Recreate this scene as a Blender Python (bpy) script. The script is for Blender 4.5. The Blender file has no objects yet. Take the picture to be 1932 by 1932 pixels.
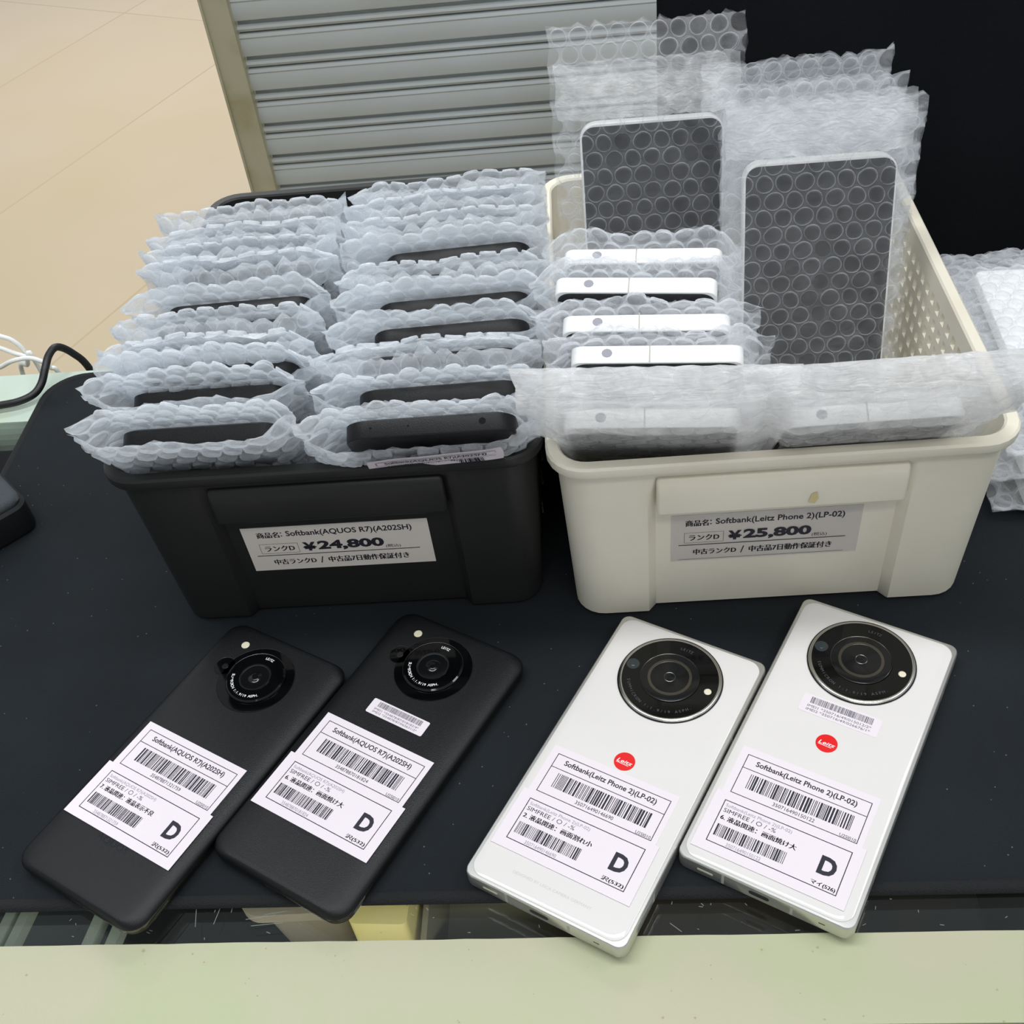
import bpy, bmesh, math, random
import numpy as np
from mathutils import Vector, Matrix, noise
R = math.radians
C = bpy.context.scene.collection
SC = bpy.context.scene
random.seed(7)

# ------------------------------------------------------------------ camera, light, exposure
cam_d = bpy.data.cameras.new('camera'); cam = bpy.data.objects.new('camera', cam_d); C.objects.link(cam)
cam_d.sensor_width = 36; cam_d.lens = 36*2121.79/1932; cam_d.clip_start = 0.01; cam_d.clip_end = 60
_r = Vector((0.994906866, 0.028319448, -0.096738494)); _u = Vector((0.049526878, 0.698542919, 0.713852141))
_f = Vector((-0.087791888, 0.715007552, -0.693582573))
cam.matrix_world = Matrix(((_r.x, _u.x, -_f.x, 0), (_r.y, _u.y, -_f.y, 0), (_r.z, _u.z, -_f.z, 0.454129), (0, 0, 0, 1)))
SC.camera = cam

world = bpy.data.worlds.new('world'); SC.world = world; world.use_nodes = True
bg = world.node_tree.nodes['Background']; bg.inputs[0].default_value = (0.86, 0.93, 1.0, 1); bg.inputs[1].default_value = 0.43

def area(name, loc, rot, sx, sy, power, col):
    l = bpy.data.lights.new(name, 'AREA'); l.shape = 'RECTANGLE'; l.size = sx; l.size_y = sy; l.energy = power; l.color = col
    o = bpy.data.objects.new(name, l); o.location = loc; o.rotation_euler = rot; C.objects.link(o); return o
# ceiling fluorescent tubes of the shop
area('ceiling_tube_light', (-0.3, 0.48, 1.65), (0, 0, 0), 1.5, 0.25, 15.5, (0.96, 0.98, 1.0))
area('ceiling_tube_light', (0.3, -0.6, 1.65), (R(15), 0, 0), 1.3, 0.22, 7.5, (1.0, 0.97, 0.92))
area('ceiling_tube_light', (-1.3, 3.7, 1.65), (0, 0, 0), 1.8, 0.5, 46, (1.0, 0.97, 0.93))
area('ceiling_tube_light', (-0.1, 2.35, 1.75), (R(-35), 0, 0), 1.3, 0.2, 16, (0.92, 0.97, 1.0))

area('ceiling_tube_light', (1.3, 0.45, 1.65), (0, R(30), R(0)), 0.3, 1.3, 9, (0.98, 0.98, 1.0))
area('showcase_fill_light', (-0.05, 0.186, -0.035), (R(35), 0, 0), 0.7, 0.012, 0.35, (1.0, 0.95, 0.82))  # added fill that brightens the things under the glass, no known lamp there
SC.view_settings.view_transform = 'Standard'; SC.view_settings.look = 'None'
SC.view_settings.gamma = 1.0; SC.view_settings.use_curve_mapping = False
SC.view_settings.exposure = 0.08
SC.cycles.transparent_max_bounces = 48; SC.cycles.max_bounces = 10
SC.cycles.diffuse_bounces = 4; SC.cycles.use_denoising = True; SC.cycles.sample_clamp_indirect = 8

# ------------------------------------------------------------------ materials
def srgb(r, g, b):
    f = lambda c: ((c/255+0.055)/1.055)**2.4 if c/255 > 0.04045 else c/255/12.92
    return (f(r), f(g), f(b), 1)
def mat(name, col, rough=0.5, metal=0.0, spec=0.5, alpha=1.0, bump=None, var=None, emit=None, trans=0.0, ior=1.45, coat=0.0):
    m = bpy.data.materials.new(name); m.use_nodes = True; nt = m.node_tree; b = nt.nodes['Principled BSDF']
    b.inputs['Base Color'].default_value = col; b.inputs['Roughness'].default_value = rough
    b.inputs['Metallic'].default_value = metal; b.inputs['Specular IOR Level'].default_value = spec
    b.inputs['Alpha'].default_value = alpha; b.inputs['Transmission Weight'].default_value = trans
    b.inputs['IOR'].default_value = ior; b.inputs['Coat Weight'].default_value = coat
    tc = nt.nodes.new('ShaderNodeTexCoord')
    if bump:   # (scale, strength, distance)
        n = nt.nodes.new('ShaderNodeTexNoise'); n.inputs['Scale'].default_value = bump[0]; n.inputs['Detail'].default_value = 4
        bp = nt.nodes.new('ShaderNodeBump'); bp.inputs['Strength'].default_value = bump[1]; bp.inputs['Distance'].default_value = bump[2]
        nt.links.new(tc.outputs['Object'], n.inputs['Vector']); nt.links.new(n.outputs['Fac'], bp.inputs['Height']); nt.links.new(bp.outputs['Normal'], b.inputs['Normal'])
    if var:    # (scale, other colour, lo, hi)
        n = nt.nodes.new('ShaderNodeTexNoise'); n.inputs['Scale'].default_value = var[0]; n.inputs['Detail'].default_value = 5
        r = nt.nodes.new('ShaderNodeMapRange'); r.inputs[1].default_value = var[2]; r.inputs[2].default_value = var[3]
        mx = nt.nodes.new('ShaderNodeMix'); mx.data_type = 'RGBA'; mx.inputs[6].default_value = col; mx.inputs[7].default_value = var[1]
        nt.links.new(tc.outputs['Object'], n.inputs['Vector']); nt.links.new(n.outputs['Fac'], r.inputs[0]); nt.links.new(r.outputs[0], mx.inputs[0])
        nt.links.new(mx.outputs[2], b.inputs['Base Color'])
    return m
M = {}
M['black_plastic'] = mat('black_plastic', srgb(37, 37, 36), 0.42, spec=0.34, bump=(900, 0.15, 0.0004))
M['cream_plastic'] = mat('cream_plastic', srgb(232, 226, 208), 0.38, spec=0.4, var=(30, srgb(227, 220, 201), .4, .7))
M['phone_black'] = mat('phone_black', srgb(15, 16, 18), 0.38, spec=0.38, bump=(2500, 0.35, 0.0004))
M['dark_metal'] = mat('dark_metal', srgb(112, 108, 100), 0.26, metal=1.0)
M['gloss_black'] = mat('gloss_black', srgb(6, 7, 8), 0.06, spec=0.5)
M['lens_black'] = mat('lens_black', srgb(14, 16, 18), 0.12, spec=0.6)
M['ring_metal'] = mat('ring_metal', srgb(92, 94, 94), 0.25, metal=1.0)
M['steel_ring'] = mat('steel_ring', srgb(200, 198, 190), 0.25, metal=1.0)
M['flash'] = mat('flash', srgb(228, 222, 196), 0.25, spec=0.7)
M['white_glass'] = mat('white_glass', srgb(223, 220, 217), 0.07, spec=0.5)
M['aluminium'] = mat('aluminium', srgb(214, 213, 208), 0.3, metal=0.85)
M['antenna'] = mat('antenna', srgb(176, 174, 164), 0.5)
M['port'] = mat('port', srgb(40, 38, 44), 0.3)
M['red'] = mat('red', srgb(226, 38, 40), 0.15)
M['paper'] = mat('paper', srgb(230, 221, 227), 0.55, spec=0.3)
M['card'] = mat('card', srgb(222, 214, 204), 0.5, spec=0.3)
M['film'] = mat('film', srgb(218, 212, 208), 0.25, spec=0.5, alpha=0.6)
M['ink'] = mat('ink', srgb(34, 34, 44), 0.6)
M['grey_ink'] = mat('grey_ink', srgb(150, 150, 158), 0.6)
M['white_ink'] = mat('white_ink', srgb(235, 238, 235), 0.5)
M['dark_ink'] = mat('dark_ink', srgb(12, 16, 28), 0.3)
M['faint_ink'] = mat('faint_ink', srgb(196, 192, 190), 0.5)
M['dim_ink'] = mat('dim_ink', srgb(70, 72, 76), 0.4)
M['screen'] = mat('screen', srgb(22, 24, 28), 0.08, spec=0.5)
M['phone_white'] = mat('phone_white', srgb(250, 250, 248), 0.25, spec=0.5)
M['white_cable'] = mat('white_cable', srgb(238, 238, 234), 0.4)
M['black_cable'] = mat('black_cable', srgb(26, 28, 30), 0.4, bump=(1200, .3, .0005))
M['grey_basket'] = mat('grey_basket', srgb(150, 140, 128), 0.5)
M['yellow_box'] = mat('yellow_box', srgb(220, 204, 142), 0.45)
M['tray'] = mat('tray', srgb(128, 122, 108), 0.5)
M['brown_dark'] = mat('brown_dark', srgb(40, 34, 26), 0.6, var=(9, srgb(22, 22, 22), .45, .6))
M['case_black'] = mat('case_black', srgb(26, 27, 28), 0.6)
M['steel'] = mat('steel', srgb(190, 200, 192), 0.35, metal=0.6)
M['purple'] = mat('purple', srgb(110, 40, 70), 0.5)
M['void'] = mat('void', srgb(14, 15, 16), 0.8)

def weave_mat(name, col, speck):
    m = mat(name, col, 0.85, spec=0.2); nt = m.node_tree; b = nt.nodes['Principled BSDF']; tc = nt.nodes['Texture Coordinate']
    n = nt.nodes.new('ShaderNodeTexNoise'); n.inputs['Scale'].default_value = 1400; n.inputs['Detail'].default_value = 3
    n2 = nt.nodes.new('ShaderNodeTexNoise'); n2.inputs['Scale'].default_value = 9; n2.inputs['Detail'].default_value = 4
    vo = nt.nodes.new('ShaderNodeTexVoronoi'); vo.inputs['Scale'].default_value = 130
    lt = nt.nodes.new('ShaderNodeMath'); lt.operation = 'LESS_THAN'; lt.inputs[1].default_value = 0.045
    mr = nt.nodes.new('ShaderNodeMapRange'); mr.inputs[1].default_value = 0.35; mr.inputs[2].default_value = 0.7
    mx = nt.nodes.new('ShaderNodeMix'); mx.data_type = 'RGBA'; mx.inputs[6].default_value = col
    mx.inputs[7].default_value = tuple(c*1.9 for c in col[:3])+(1,)
    mx2 = nt.nodes.new('ShaderNodeMix'); mx2.data_type = 'RGBA'; mx2.inputs[7].default_value = speck
    bp = nt.nodes.new('ShaderNodeBump'); bp.inputs['Strength'].default_value = 0.5; bp.inputs['Distance'].default_value = 0.0006
    for t in (n, n2, vo): nt.links.new(tc.outputs['Object'], t.inputs['Vector'])
    add = nt.nodes.new('ShaderNodeMath'); add.operation = 'MULTIPLY'
    nt.links.new(n2.outputs['Fac'], mr.inputs[0]); nt.links.new(n.outputs['Fac'], add.inputs[0]); nt.links.new(mr.outputs[0], add.inputs[1])
    nt.links.new(add.outputs[0], mx.inputs[0]); nt.links.new(vo.outputs['Distance'], lt.inputs[0])
    nt.links.new(mx.outputs[2], mx2.inputs[6]); nt.links.new(lt.outputs[0], mx2.inputs[0]); nt.links.new(mx2.outputs[2], b.inputs['Base Color'])
    nt.links.new(n.outputs['Fac'], bp.inputs['Height']); nt.links.new(bp.outputs['Normal'], b.inputs['Normal'])
    return m
M['mat_cloth'] = weave_mat('mat_cloth', srgb(26, 30, 33), srgb(95, 100, 100))
M['hanging_cloth'] = weave_mat('hanging_cloth', srgb(12, 15, 19), srgb(14, 17, 21))
M['pad_fabric'] = weave_mat('pad_fabric', srgb(62, 66, 70), srgb(74, 78, 80))

def bubble_mat(name, tint, a0, a1, bump=0.45, stretch=(0.6, 1.0, 1.2), hole=None):
    m = bpy.data.materials.new(name); m.use_nodes = True; nt = m.node_tree; b = nt.nodes['Principled BSDF']
    b.inputs['Base Color'].default_value = tint; b.inputs['Roughness'].default_value = 0.1; b.inputs['Specular IOR Level'].default_value = 0.9
    tc = nt.nodes.new('ShaderNodeTexCoord'); lw = nt.nodes.new('ShaderNodeLayerWeight'); lw.inputs[0].default_value = 0.35
    n = nt.nodes.new('ShaderNodeTexNoise'); n.inputs['Scale'].default_value = 210; n.inputs['Detail'].default_value = 5; n.inputs['Distortion'].default_value = 1.4
    mp = nt.nodes.new('ShaderNodeMapping'); mp.inputs['Scale'].default_value = stretch
    bp = nt.nodes.new('ShaderNodeBump'); bp.inputs['Strength'].default_value = bump; bp.inputs['Distance'].default_value = 0.0014
    nt.links.new(tc.outputs['Object'], mp.inputs['Vector']); nt.links.new(mp.outputs[0], n.inputs['Vector'])
    nt.links.new(n.outputs['Fac'], bp.inputs['Height']); nt.links.new(bp.outputs['Normal'], b.inputs['Normal'])
    mr = nt.nodes.new('ShaderNodeMapRange'); mr.inputs[1].default_value = 0.0; mr.inputs[2].default_value = 0.9; mr.inputs[3].default_value = a0; mr.inputs[4].default_value = a1
    nt.links.new(lw.outputs['Facing'], mr.inputs[0])
    n3 = nt.nodes.new('ShaderNodeTexNoise'); n3.inputs['Scale'].default_value = 120; n3.inputs['Detail'].default_value = 3
    nt.links.new(tc.outputs['Object'], n3.inputs['Vector'])
    m3 = nt.nodes.new('ShaderNodeMapRange'); m3.inputs[1].default_value = 0.3; m3.inputs[2].default_value = 0.75; m3.inputs[3].default_value = 0.75; m3.inputs[4].default_value = 1.35
    nt.links.new(n3.outputs['Fac'], m3.inputs[0])
    mul = nt.nodes.new('ShaderNodeMath'); mul.operation = 'MULTIPLY'; mul.use_clamp = True
    nt.links.new(mr.outputs[0], mul.inputs[0]); nt.links.new(m3.outputs[0], mul.inputs[1]); nt.links.new(mul.outputs[0], b.inputs['Alpha'])
    if hole is not None:   # the film is clearest where a bubble sits on it (lattice coordinates come from the UV map)
        uv = nt.nodes.new('ShaderNodeUVMap'); sp = nt.nodes.new('ShaderNodeSeparateXYZ'); nt.links.new(uv.outputs[0], sp.inputs[0])
        def mth(op, *a):
            q = nt.nodes.new('ShaderNodeMath'); q.operation = op
            for i, v in enumerate(a):
                if isinstance(v, (int, float)): q.inputs[i].default_value = v
                else: nt.links.new(v, q.inputs[i])
            return q.outputs[0]
        X_, Y_ = sp.outputs[0], sp.outputs[1]
        row = mth('ROUND', Y_); odd = mth('MULTIPLY', mth('FLOORED_MODULO', row, 2.0), 0.5)
        dx_ = mth('SUBTRACT', X_, mth('ADD', mth('ROUND', mth('SUBTRACT', X_, odd)), odd)); dy_ = mth('MULTIPLY', mth('SUBTRACT', Y_, row), 0.866)
        dd = mth('SQRT', mth('ADD', mth('MULTIPLY', dx_, dx_), mth('MULTIPLY', dy_, dy_)))
        r2 = nt.nodes.new('ShaderNodeMapRange'); r2.inputs[1].default_value = 0.40; r2.inputs[2].default_value = 0.45; r2.inputs[3].default_value = hole; r2.inputs[4].default_value = 1.0
        nt.links.new(dd, r2.inputs[0]); ml = mth('MULTIPLY', mul.outputs[0], r2.outputs[0]); mul = ml.node
    # thin film lets light through to its other side
    b.inputs['Alpha'].default_value = 1.0
    for l in list(b.inputs['Alpha'].links): nt.links.remove(l)
    tl = nt.nodes.new('ShaderNodeBsdfTranslucent'); tl.inputs[0].default_value = tint; nt.links.new(bp.outputs[0], tl.inputs['Normal'])
    m1 = nt.nodes.new('ShaderNodeMixShader'); m1.inputs[0].default_value = 0.42; m2 = nt.nodes.new('ShaderNodeMixShader'); tr = nt.nodes.new('ShaderNodeBsdfTransparent')
    nt.links.new(b.outputs[0], m1.inputs[1]); nt.links.new(tl.outputs[0], m1.inputs[2])
    nt.links.new(mul.outputs[0], m2.inputs[0]); nt.links.new(tr.outputs[0], m2.inputs[1]); nt.links.new(m1.outputs[0], m2.inputs[2])
    nt.links.new(m2.outputs[0], nt.nodes['Material Output'].inputs['Surface'])
    return m
def wrap(tint, f0, f1, d0, d1, bump, hole, stretch=(0.6, 1.0, 1.2)):
    return (bubble_mat('wrap_film', tint, f0, f1, bump, stretch, hole), bubble_mat('wrap_bubble', tint, d0, d1, bump*.7, stretch))
M['wrap_blue'] = wrap((0.93, 0.965, 1.0, 1), 0.64, 0.93, 0.24, 0.84, 0.9, 0.55)
M['wrap_clear'] = wrap((0.95, 0.96, 0.98, 1), 0.19, 0.68, 0.05, 0.66, 0.6, 0.3)
M['wrap_mid'] = wrap((0.94, 0.965, 1.0, 1), 0.40, 0.82, 0.10, 0.72, 0.8, 0.4)
M['wrap_dense'] = wrap((0.94, 0.94, 0.94, 1), 0.54, 0.82, 0.12, 0.45, 0.9, 0.85, (0.2, 1.0, 1.0))

# ------------------------------------------------------------------ mesh helpers (millimetres in, metres out)
class MB:
    def __init__(s): s.v = []; s.f = []; s.mi = []; s.cur = 0
    def add(s, vs, fs):
        o = len(s.v); s.v += [tuple(p) for p in vs]; s.f += [tuple(i+o for i in f) for f in fs]; s.mi += [s.cur]*len(fs); return o
    def box(s, x0, x1, y0, y1, z0, z1):
        s.add([(x0,y0,z0),(x1,y0,z0),(x1,y1,z0),(x0,y1,z0),(x0,y0,z1),(x1,y0,z1),(x1,y1,z1),(x0,y1,z1)],
              [(0,3,2,1),(4,5,6,7),(0,1,5,4),(1,2,6,5),(2,3,7,6),(3,0,4,7)])
    def loft(s, loops, cap0=True, cap1=True):
        n = len(loops[0]); vs = [p for l in loops for p in l]; fs = []
        for k in range(len(loops)-1):
            for i in range(n):
                j = (i+1) % n; fs.append((k*n+i, k*n+j, (k+1)*n+j, (k+1)*n+i))
        if cap0: fs.append(tuple(range(n))[::-1])
        if cap1: fs.append(tuple((len(loops)-1)*n+i for i in range(n)))
        s.add(vs, fs)
    def lathe(s, cx, cy, prof, n=48, cap0=False, cap1=True):
        s.loft([[(cx+r*math.cos(2*math.pi*i/n), cy+r*math.sin(2*math.pi*i/n), z) for i in range(n)] for r, z in prof], cap0, cap1)
    def tube(s, pts, r, n=10):
        pts = [Vector(p) for p in pts]; loops = []
        for i, p in enumerate(pts):
            t = (pts[min(i+1, len(pts)-1)]-pts[max(i-1, 0)]).normalized(); a = t.orthogonal().normalized() if i == 0 else (a-t*a.dot(t)).normalized(); b = t.cross(a)
            loops.append([tuple(p+(a*math.cos(2*math.pi*k/n)+b*math.sin(2*math.pi*k/n))*r) for k in range(n)])
        s.loft(loops)
    def quad(s, a, b, c, d): s.add([a, b, c, d], [(0, 1, 2, 3)])
    def build(s, name, m, parent=None, smooth=False, loc=None, rot=None, auto=None, fix=False):
        me = bpy.data.meshes.new(name); me.from_pydata([(x*.001, y*.001, z*.001) for x, y, z in s.v], [], s.f)
        for k in (m if isinstance(m, (list, tuple)) else [m]): me.materials.append(k)
        if len(me.materials) > 1: me.polygons.foreach_set('material_index', s.mi)
        if fix:
            b = bmesh.new(); b.from_mesh(me); bmesh.ops.recalc_face_normals(b, faces=b.faces); b.to_mesh(me); b.free()
        if smooth or auto:
            me.polygons.foreach_set('use_smooth', [True]*len(me.polygons))
        if auto: me.set_sharp_from_angle(angle=R(auto))
        me.update()
        o = bpy.data.objects.new(name, me); C.objects.link(o)
        if parent: o.parent = parent
        if loc: o.location = [c*.001 for c in loc]
        if rot is not None: o.rotation_euler = rot
        return o
def tag(o, label=None, cat=None, group=None, kind=None):
    if label: o['label'] = label
    if cat: o['category'] = cat
    if group: o['group'] = group
    if kind: o['kind'] = kind
    return o
def empty(name, loc, rz=0):
    o = bpy.data.objects.new(name, None); C.objects.link(o); o.location = [c*.001 for c in loc]; o.rotation_euler = (0, 0, rz)
    o.empty_display_size = 0.02; return o
def rrect(w, h, r, z, n=7, cx=0, cy=0):
    out = []
    for sx, sy, a0 in ((1, 1, 0), (-1, 1, 90), (-1, -1, 180), (1, -1, 270)):
        for k in range(n+1):
            a = R(a0+90*k/n); out.append((cx+sx*(w/2-r)+r*math.cos(a), cy+sy*(h/2-r)+r*math.sin(a), z))
    return out
_tc = {}
def text_geo(body, bold=0.0):
    k = (body, bold)
    if k not in _tc:
        cu = bpy.data.curves.new('t', 'FONT'); cu.body = body; cu.size = 1; cu.offset = bold; cu.resolution_u = 3
        o = bpy.data.objects.new('t', cu); C.objects.link(o); bpy.context.view_layer.update()
        me = o.evaluated_get(bpy.context.evaluated_depsgraph_get()).to_mesh()
        vs = [tuple(v.co) for v in me.vertices]; fs = [tuple(p.vertices) for p in me.polygons]
        o.to_mesh_clear(); bpy.data.objects.remove(o); bpy.data.curves.remove(cu)
        _tc[k] = (vs, fs)
    return _tc[k]
def put_text(mb, body, x0, x1, y, h, f, bold=0.0, cap=None):
    """text between x0..x1, baseline box y..y+h, mapped by f(x,y)->(x,y,z)"""
    cjk = any(ord(c) > 0x2E80 for c in body)
    vs, fs = text_geo(body, 0.0 if cjk else bold)
    if not vs: return
    ax = min(v[0] for v in vs); bx = max(v[0] for v in vs); ay = min(v[1] for v in vs); by = max(v[1] for v in vs)
    mb.add([f(x0+(v[0]-ax)/(bx-ax)*(x1-x0), y+(v[1]-ay)/(by-ay)*h) for v in vs], fs)
    if cjk and bold > 0:   # heavier strokes: the same outline again, a hair to the right
        for q in (.5, 1.0): mb.add([f(x0+q*h*.07+(v[0]-ax)/(bx-ax)*(x1-x0), y+(v[1]-ay)/(by-ay)*h) for v in vs], fs)
def arc_text(mb, body, cx, cy, r, a0, a1, h, z, inward=False):
    n = len(body)
    for i, ch in enumerate(body):
        if ch == ' ': continue
        a = R(a0+(a1-a0)*(i+0.5)/n); vs, fs = text_geo(ch, 0.01); ax = (min(v[0] for v in vs)+max(v[0] for v in vs))/2
        s = h/0.72; rot = a-math.pi/2 if not inward else a+math.pi/2; c, sn = math.cos(rot), math.sin(rot)
        ox, oy = cx+r*math.cos(a), cy+r*math.sin(a)
        mb.add([(ox+c*(v[0]-ax)*s-sn*v[1]*s, oy+sn*(v[0]-ax)*s+c*v[1]*s, z) for v in vs], fs)
def rect2(mb, x0, x1, y0, y1, f): mb.quad(f(x0, y0), f(x1, y0), f(x1, y1), f(x0, y1))
def frame2(mb, x0, x1, y0, y1, t, f):
    rect2(mb, x0, x1, y0, y0+t, f); rect2(mb, x0, x1, y1-t, y1, f); rect2(mb, x0, x0+t, y0+t, y1-t, f); rect2(mb, x1-t, x1, y0+t, y1-t, f)
def barcode(mb, x0, x1, y0, y1, f, seed, n=46):
    rng = random.Random(seed); ws = []
    for i in range(n): ws.append((rng.choice((1, 1, 2, 3)), rng.choice((1, 1, 2, 2))))
    tot = sum(a+b for a, b in ws); x = x0; s = (x1-x0)/tot
    for a, b in ws: rect2(mb, x, x+a*s, y0, y1, f); x += (a+b)*s

# ------------------------------------------------------------------ setting: floor, shutter, partition cloth
def floor_mat():
    m = mat('vinyl_floor', srgb(226, 204, 168), 0.22, spec=0.45); nt = m.node_tree; b = nt.nodes['Principled BSDF']; tc = nt.nodes['Texture Coordinate']
    br = nt.nodes.new('ShaderNodeTexBrick'); br.offset = 0.0; br.inputs['Scale'].default_value = 1.0; br.inputs['Mortar Size'].default_value = 0.0035
    br.inputs['Brick Width'].default_value = 3.0; br.inputs['Row Height'].default_value = 0.62
    br.inputs['Color1'].default_value = srgb(212, 194, 168); br.inputs['Color2'].default_value = srgb(210, 192, 165); br.inputs['Mortar'].default_value = srgb(196, 176, 146)
    mp = nt.nodes.new('ShaderNodeMapping'); mp.inputs['Rotation'].default_value = (0, 0, R(-66))
    n = nt.nodes.new('ShaderNodeTexNoise'); n.inputs['Scale'].default_value = 1.6; n.inputs['Detail'].default_value = 5
    mx = nt.nodes.new('ShaderNodeMix'); mx.data_type = 'RGBA'; mx.inputs[7].default_value = srgb(204, 187, 146)
    mr = nt.nodes.new('ShaderNodeMapRange'); mr.inputs[1].default_value = 0.45; mr.inputs[2].default_value = 0.75; mr.inputs[4].default_value = 0.6
    nt.links.new(tc.outputs['Object'], mp.inputs[0]); nt.links.new(mp.outputs[0], br.inputs['Vector']); nt.links.new(tc.outputs['Object'], n.inputs['Vector'])
    nt.links.new(br.outputs['Color'], mx.inputs[6]); nt.links.new(n.outputs['Fac'], mr.inputs[0]); nt.links.new(mr.outputs[0], mx.inputs[0]); nt.links.new(mx.outputs[2], b.inputs['Base Color'])
    return m
fl = MB(); fl.box(-5000, 3000, -2000, 7000, -920, -900)
tag(fl.build('floor', floor_mat()), 'pale beige vinyl shop floor', 'floor', kind='structure')

# roller shutter in the plane y = 2000, slat pitch about 62 mm
sh = MB(); X0, X1 = -612, 1500; pitch = 62.6; z0 = -898; prof = []
for k in range(34):
    zb = z0+k*pitch
    prof += [(0, zb), (-7, zb+2), (-10, zb+7), (-8, zb+11), (3, zb+13), (3, zb+17), (-9, zb+22), (-12, zb+34), (-11, zb+46), (-9, zb+52), (-11, zb+55), (-8, zb+60), (2, zb+61)]
vs = []; fs = []
for i, (dy, z) in enumerate(prof): vs += [(X0, 2000+dy, z), (X1, 2000+dy, z)]
for i in range(len(prof)-1): fs.append((2*i, 2*i+1, 2*i+3, 2*i+2))
sh.add(vs, fs)
M['shutter'] = mat('shutter', srgb(190, 196, 196), 0.42, spec=0.4, var=(2.5, srgb(176, 180, 174), .4, .7))
M['rail'] = mat('rail', srgb(176, 172, 146), 0.5, var=(14, srgb(158, 150, 116), .5, .75))
door = sh.build('door_1', M['shutter'], auto=35)
tag(door, 'grey metal roller shutter with horizontal slats', 'shutter', kind='structure')
gr = MB(); gr.box(-657, -613, 1975, 2030, -900, 1300); gr.box(-661, -657, 1970, 2030, -900, 1300); gr.build('guide_rail', M['rail'], door)

cl = MB(); nx, nz = 90, 30; vs = []
for j in range(nz+1):
    for i in range(nx+1):
        x = 44+i*(620/nx); z = -895+j*(1500/nz)
        vs.append((x, 716+7*math.sin(x*.034+z*.0011)+3*math.sin(x*.09+1.3)+2*math.sin(z*.01), z))
fs = [(j*(nx+1)+i, j*(nx+1)+i+1, (j+1)*(nx+1)+i+1, (j+1)*(nx+1)+i) for j in range(nz) for i in range(nx)]
cl.add(vs, fs); cloth = cl.build('hanging_cloth', M['hanging_cloth'], smooth=True)
sm = cloth.modifiers.new('s', 'SOLIDIFY'); sm.thickness = 0.002
tag(cloth, 'black cloth hanging behind the cream basket, over the shutter', 'cloth')
ft = MB(); ft.lathe(0, 0, [(22, 0), (24, 4), (24, 22), (15, 28), (12, 60)], 24, True)
tag(ft.build('furniture_foot', M['case_black'], smooth=True, loc=(-1275, 4370, -900)), 'small dark furniture foot on the beige floor far behind', 'foot')

# ------------------------------------------------------------------ glass showcase under the mat
case = empty('glass_showcase', (0, 400, -900))
tag(case, 'glass-topped showcase with pale green frame carrying everything', 'showcase')
def cpart(name, boxes, m, bev=0):
    b = MB()
    for q in boxes: b.box(*[v-(400 if i in (2, 3) else -900 if i in (4, 5) else 0) for i, v in enumerate(q)])
    return b.build(name, m, case)
def glass_mat():
    m = bpy.data.materials.new('glass'); m.use_nodes = True; nt = m.node_tree; nt.nodes.clear()
    o = nt.nodes.new('ShaderNodeOutputMaterial'); t = nt.nodes.new('ShaderNodeBsdfTransparent'); g = nt.nodes.new('ShaderNodeBsdfGlossy'); f = nt.nodes.new('ShaderNodeFresnel'); x = nt.nodes.new('ShaderNodeMixShader')
    t.inputs[0].default_value = (.93, .98, .96, 1); g.inputs['Roughness'].default_value = 0.03; f.inputs[0].default_value = 1.45
    nt.links.new(f.outputs[0], x.inputs[0]); nt.links.new(t.outputs[0], x.inputs[1]); nt.links.new(g.outputs[0], x.inputs[2]); nt.links.new(x.outputs[0], o.inputs[0]); return m
M['glass'] = glass_mat()
M['strip'] = mat('strip', srgb(176, 181, 148), 0.55, spec=0.3, bump=(300, .25, .0008), var=(16, srgb(182, 180, 154), .42, .62))
M['strip_back'] = mat('strip_back', srgb(186, 200, 164), 0.5, spec=0.3, var=(12, srgb(190, 204, 190), .42, .62))
cpart('glass_top', [(-900, 700, 170, 600, -8, -3.2)], M['glass'])
# front strip with crumbs of dirt
st = MB(); n = 160; xs = [-900+1600*i/n for i in range(n+1)]
top = [(x, 213+random.uniform(-.16, .16)-400, -2+900) for x in xs]; bot = [(x, 176.5-400, -2+900) for x in xs]; low = [(x, 176-400, -30+900) for x in xs]
vs = top+bot+low+[(x, 213.2-400, -3.2+900) for x in xs]; m1 = n+1
st.add(vs, [(m1+i, m1+i+1, i+1, i) for i in range(n)]+[(2*m1+i, 2*m1+i+1, m1+i+1, m1+i) for i in range(n)]+[(i, i+1, 3*m1+i+1, 3*m1+i) for i in range(n)])
tag(st.build('front_edge_strip', M['strip'], case), 'pale green front edge strip')
cpart('back_edge_strip', [(-900, 700, 583, 637, -20, -2.2)], M['strip_back'])
cpart('front_fascia', [(-900, 700, 170, 175.9, -160, -3)], M['steel'])
cpart('shelf', [(-900, 700, 180, 440, -262, -255)], M['void'])
cpart('inner_back_panel', [(-300, 700, 440, 446, -262, -12)], M['void'])
cpart('base_cabinet', [(-880, 680, 200, 600, -900, -600)], M['void'])
for q in [(-900, -884, 584, 600, -600, -20), (684, 700, 584, 600, -600, -20), (-900, -884, 180, 196, -600, -10), (684, 700, 180, 196, -600, -10)]: cpart('frame_post', [q], M['steel'])
dr = MB(); rng = random.Random(3)
for k in range(42):
    x = rng.uniform(-270, 210); y = rng.uniform(178, 211) if rng.random() < .8 else rng.uniform(176.6, 181); s = rng.uniform(.15, .55)*(1.6 if rng.random() < .12 else 1)
    a = rng.uniform(0, 6); dr.add([(x+s*math.cos(a+q*1.05)*(1.4 if q % 2 else .7), y-400+s*math.sin(a+q*1.05), 898.06) for q in range(6)], [(0, 1, 2, 3, 4, 5)])
tag(dr.build('dirt_specks', mat('dirt', srgb(168, 160, 116), 0.8), case), None, kind='stuff')
sc = MB(); rng = random.Random(5)
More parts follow.
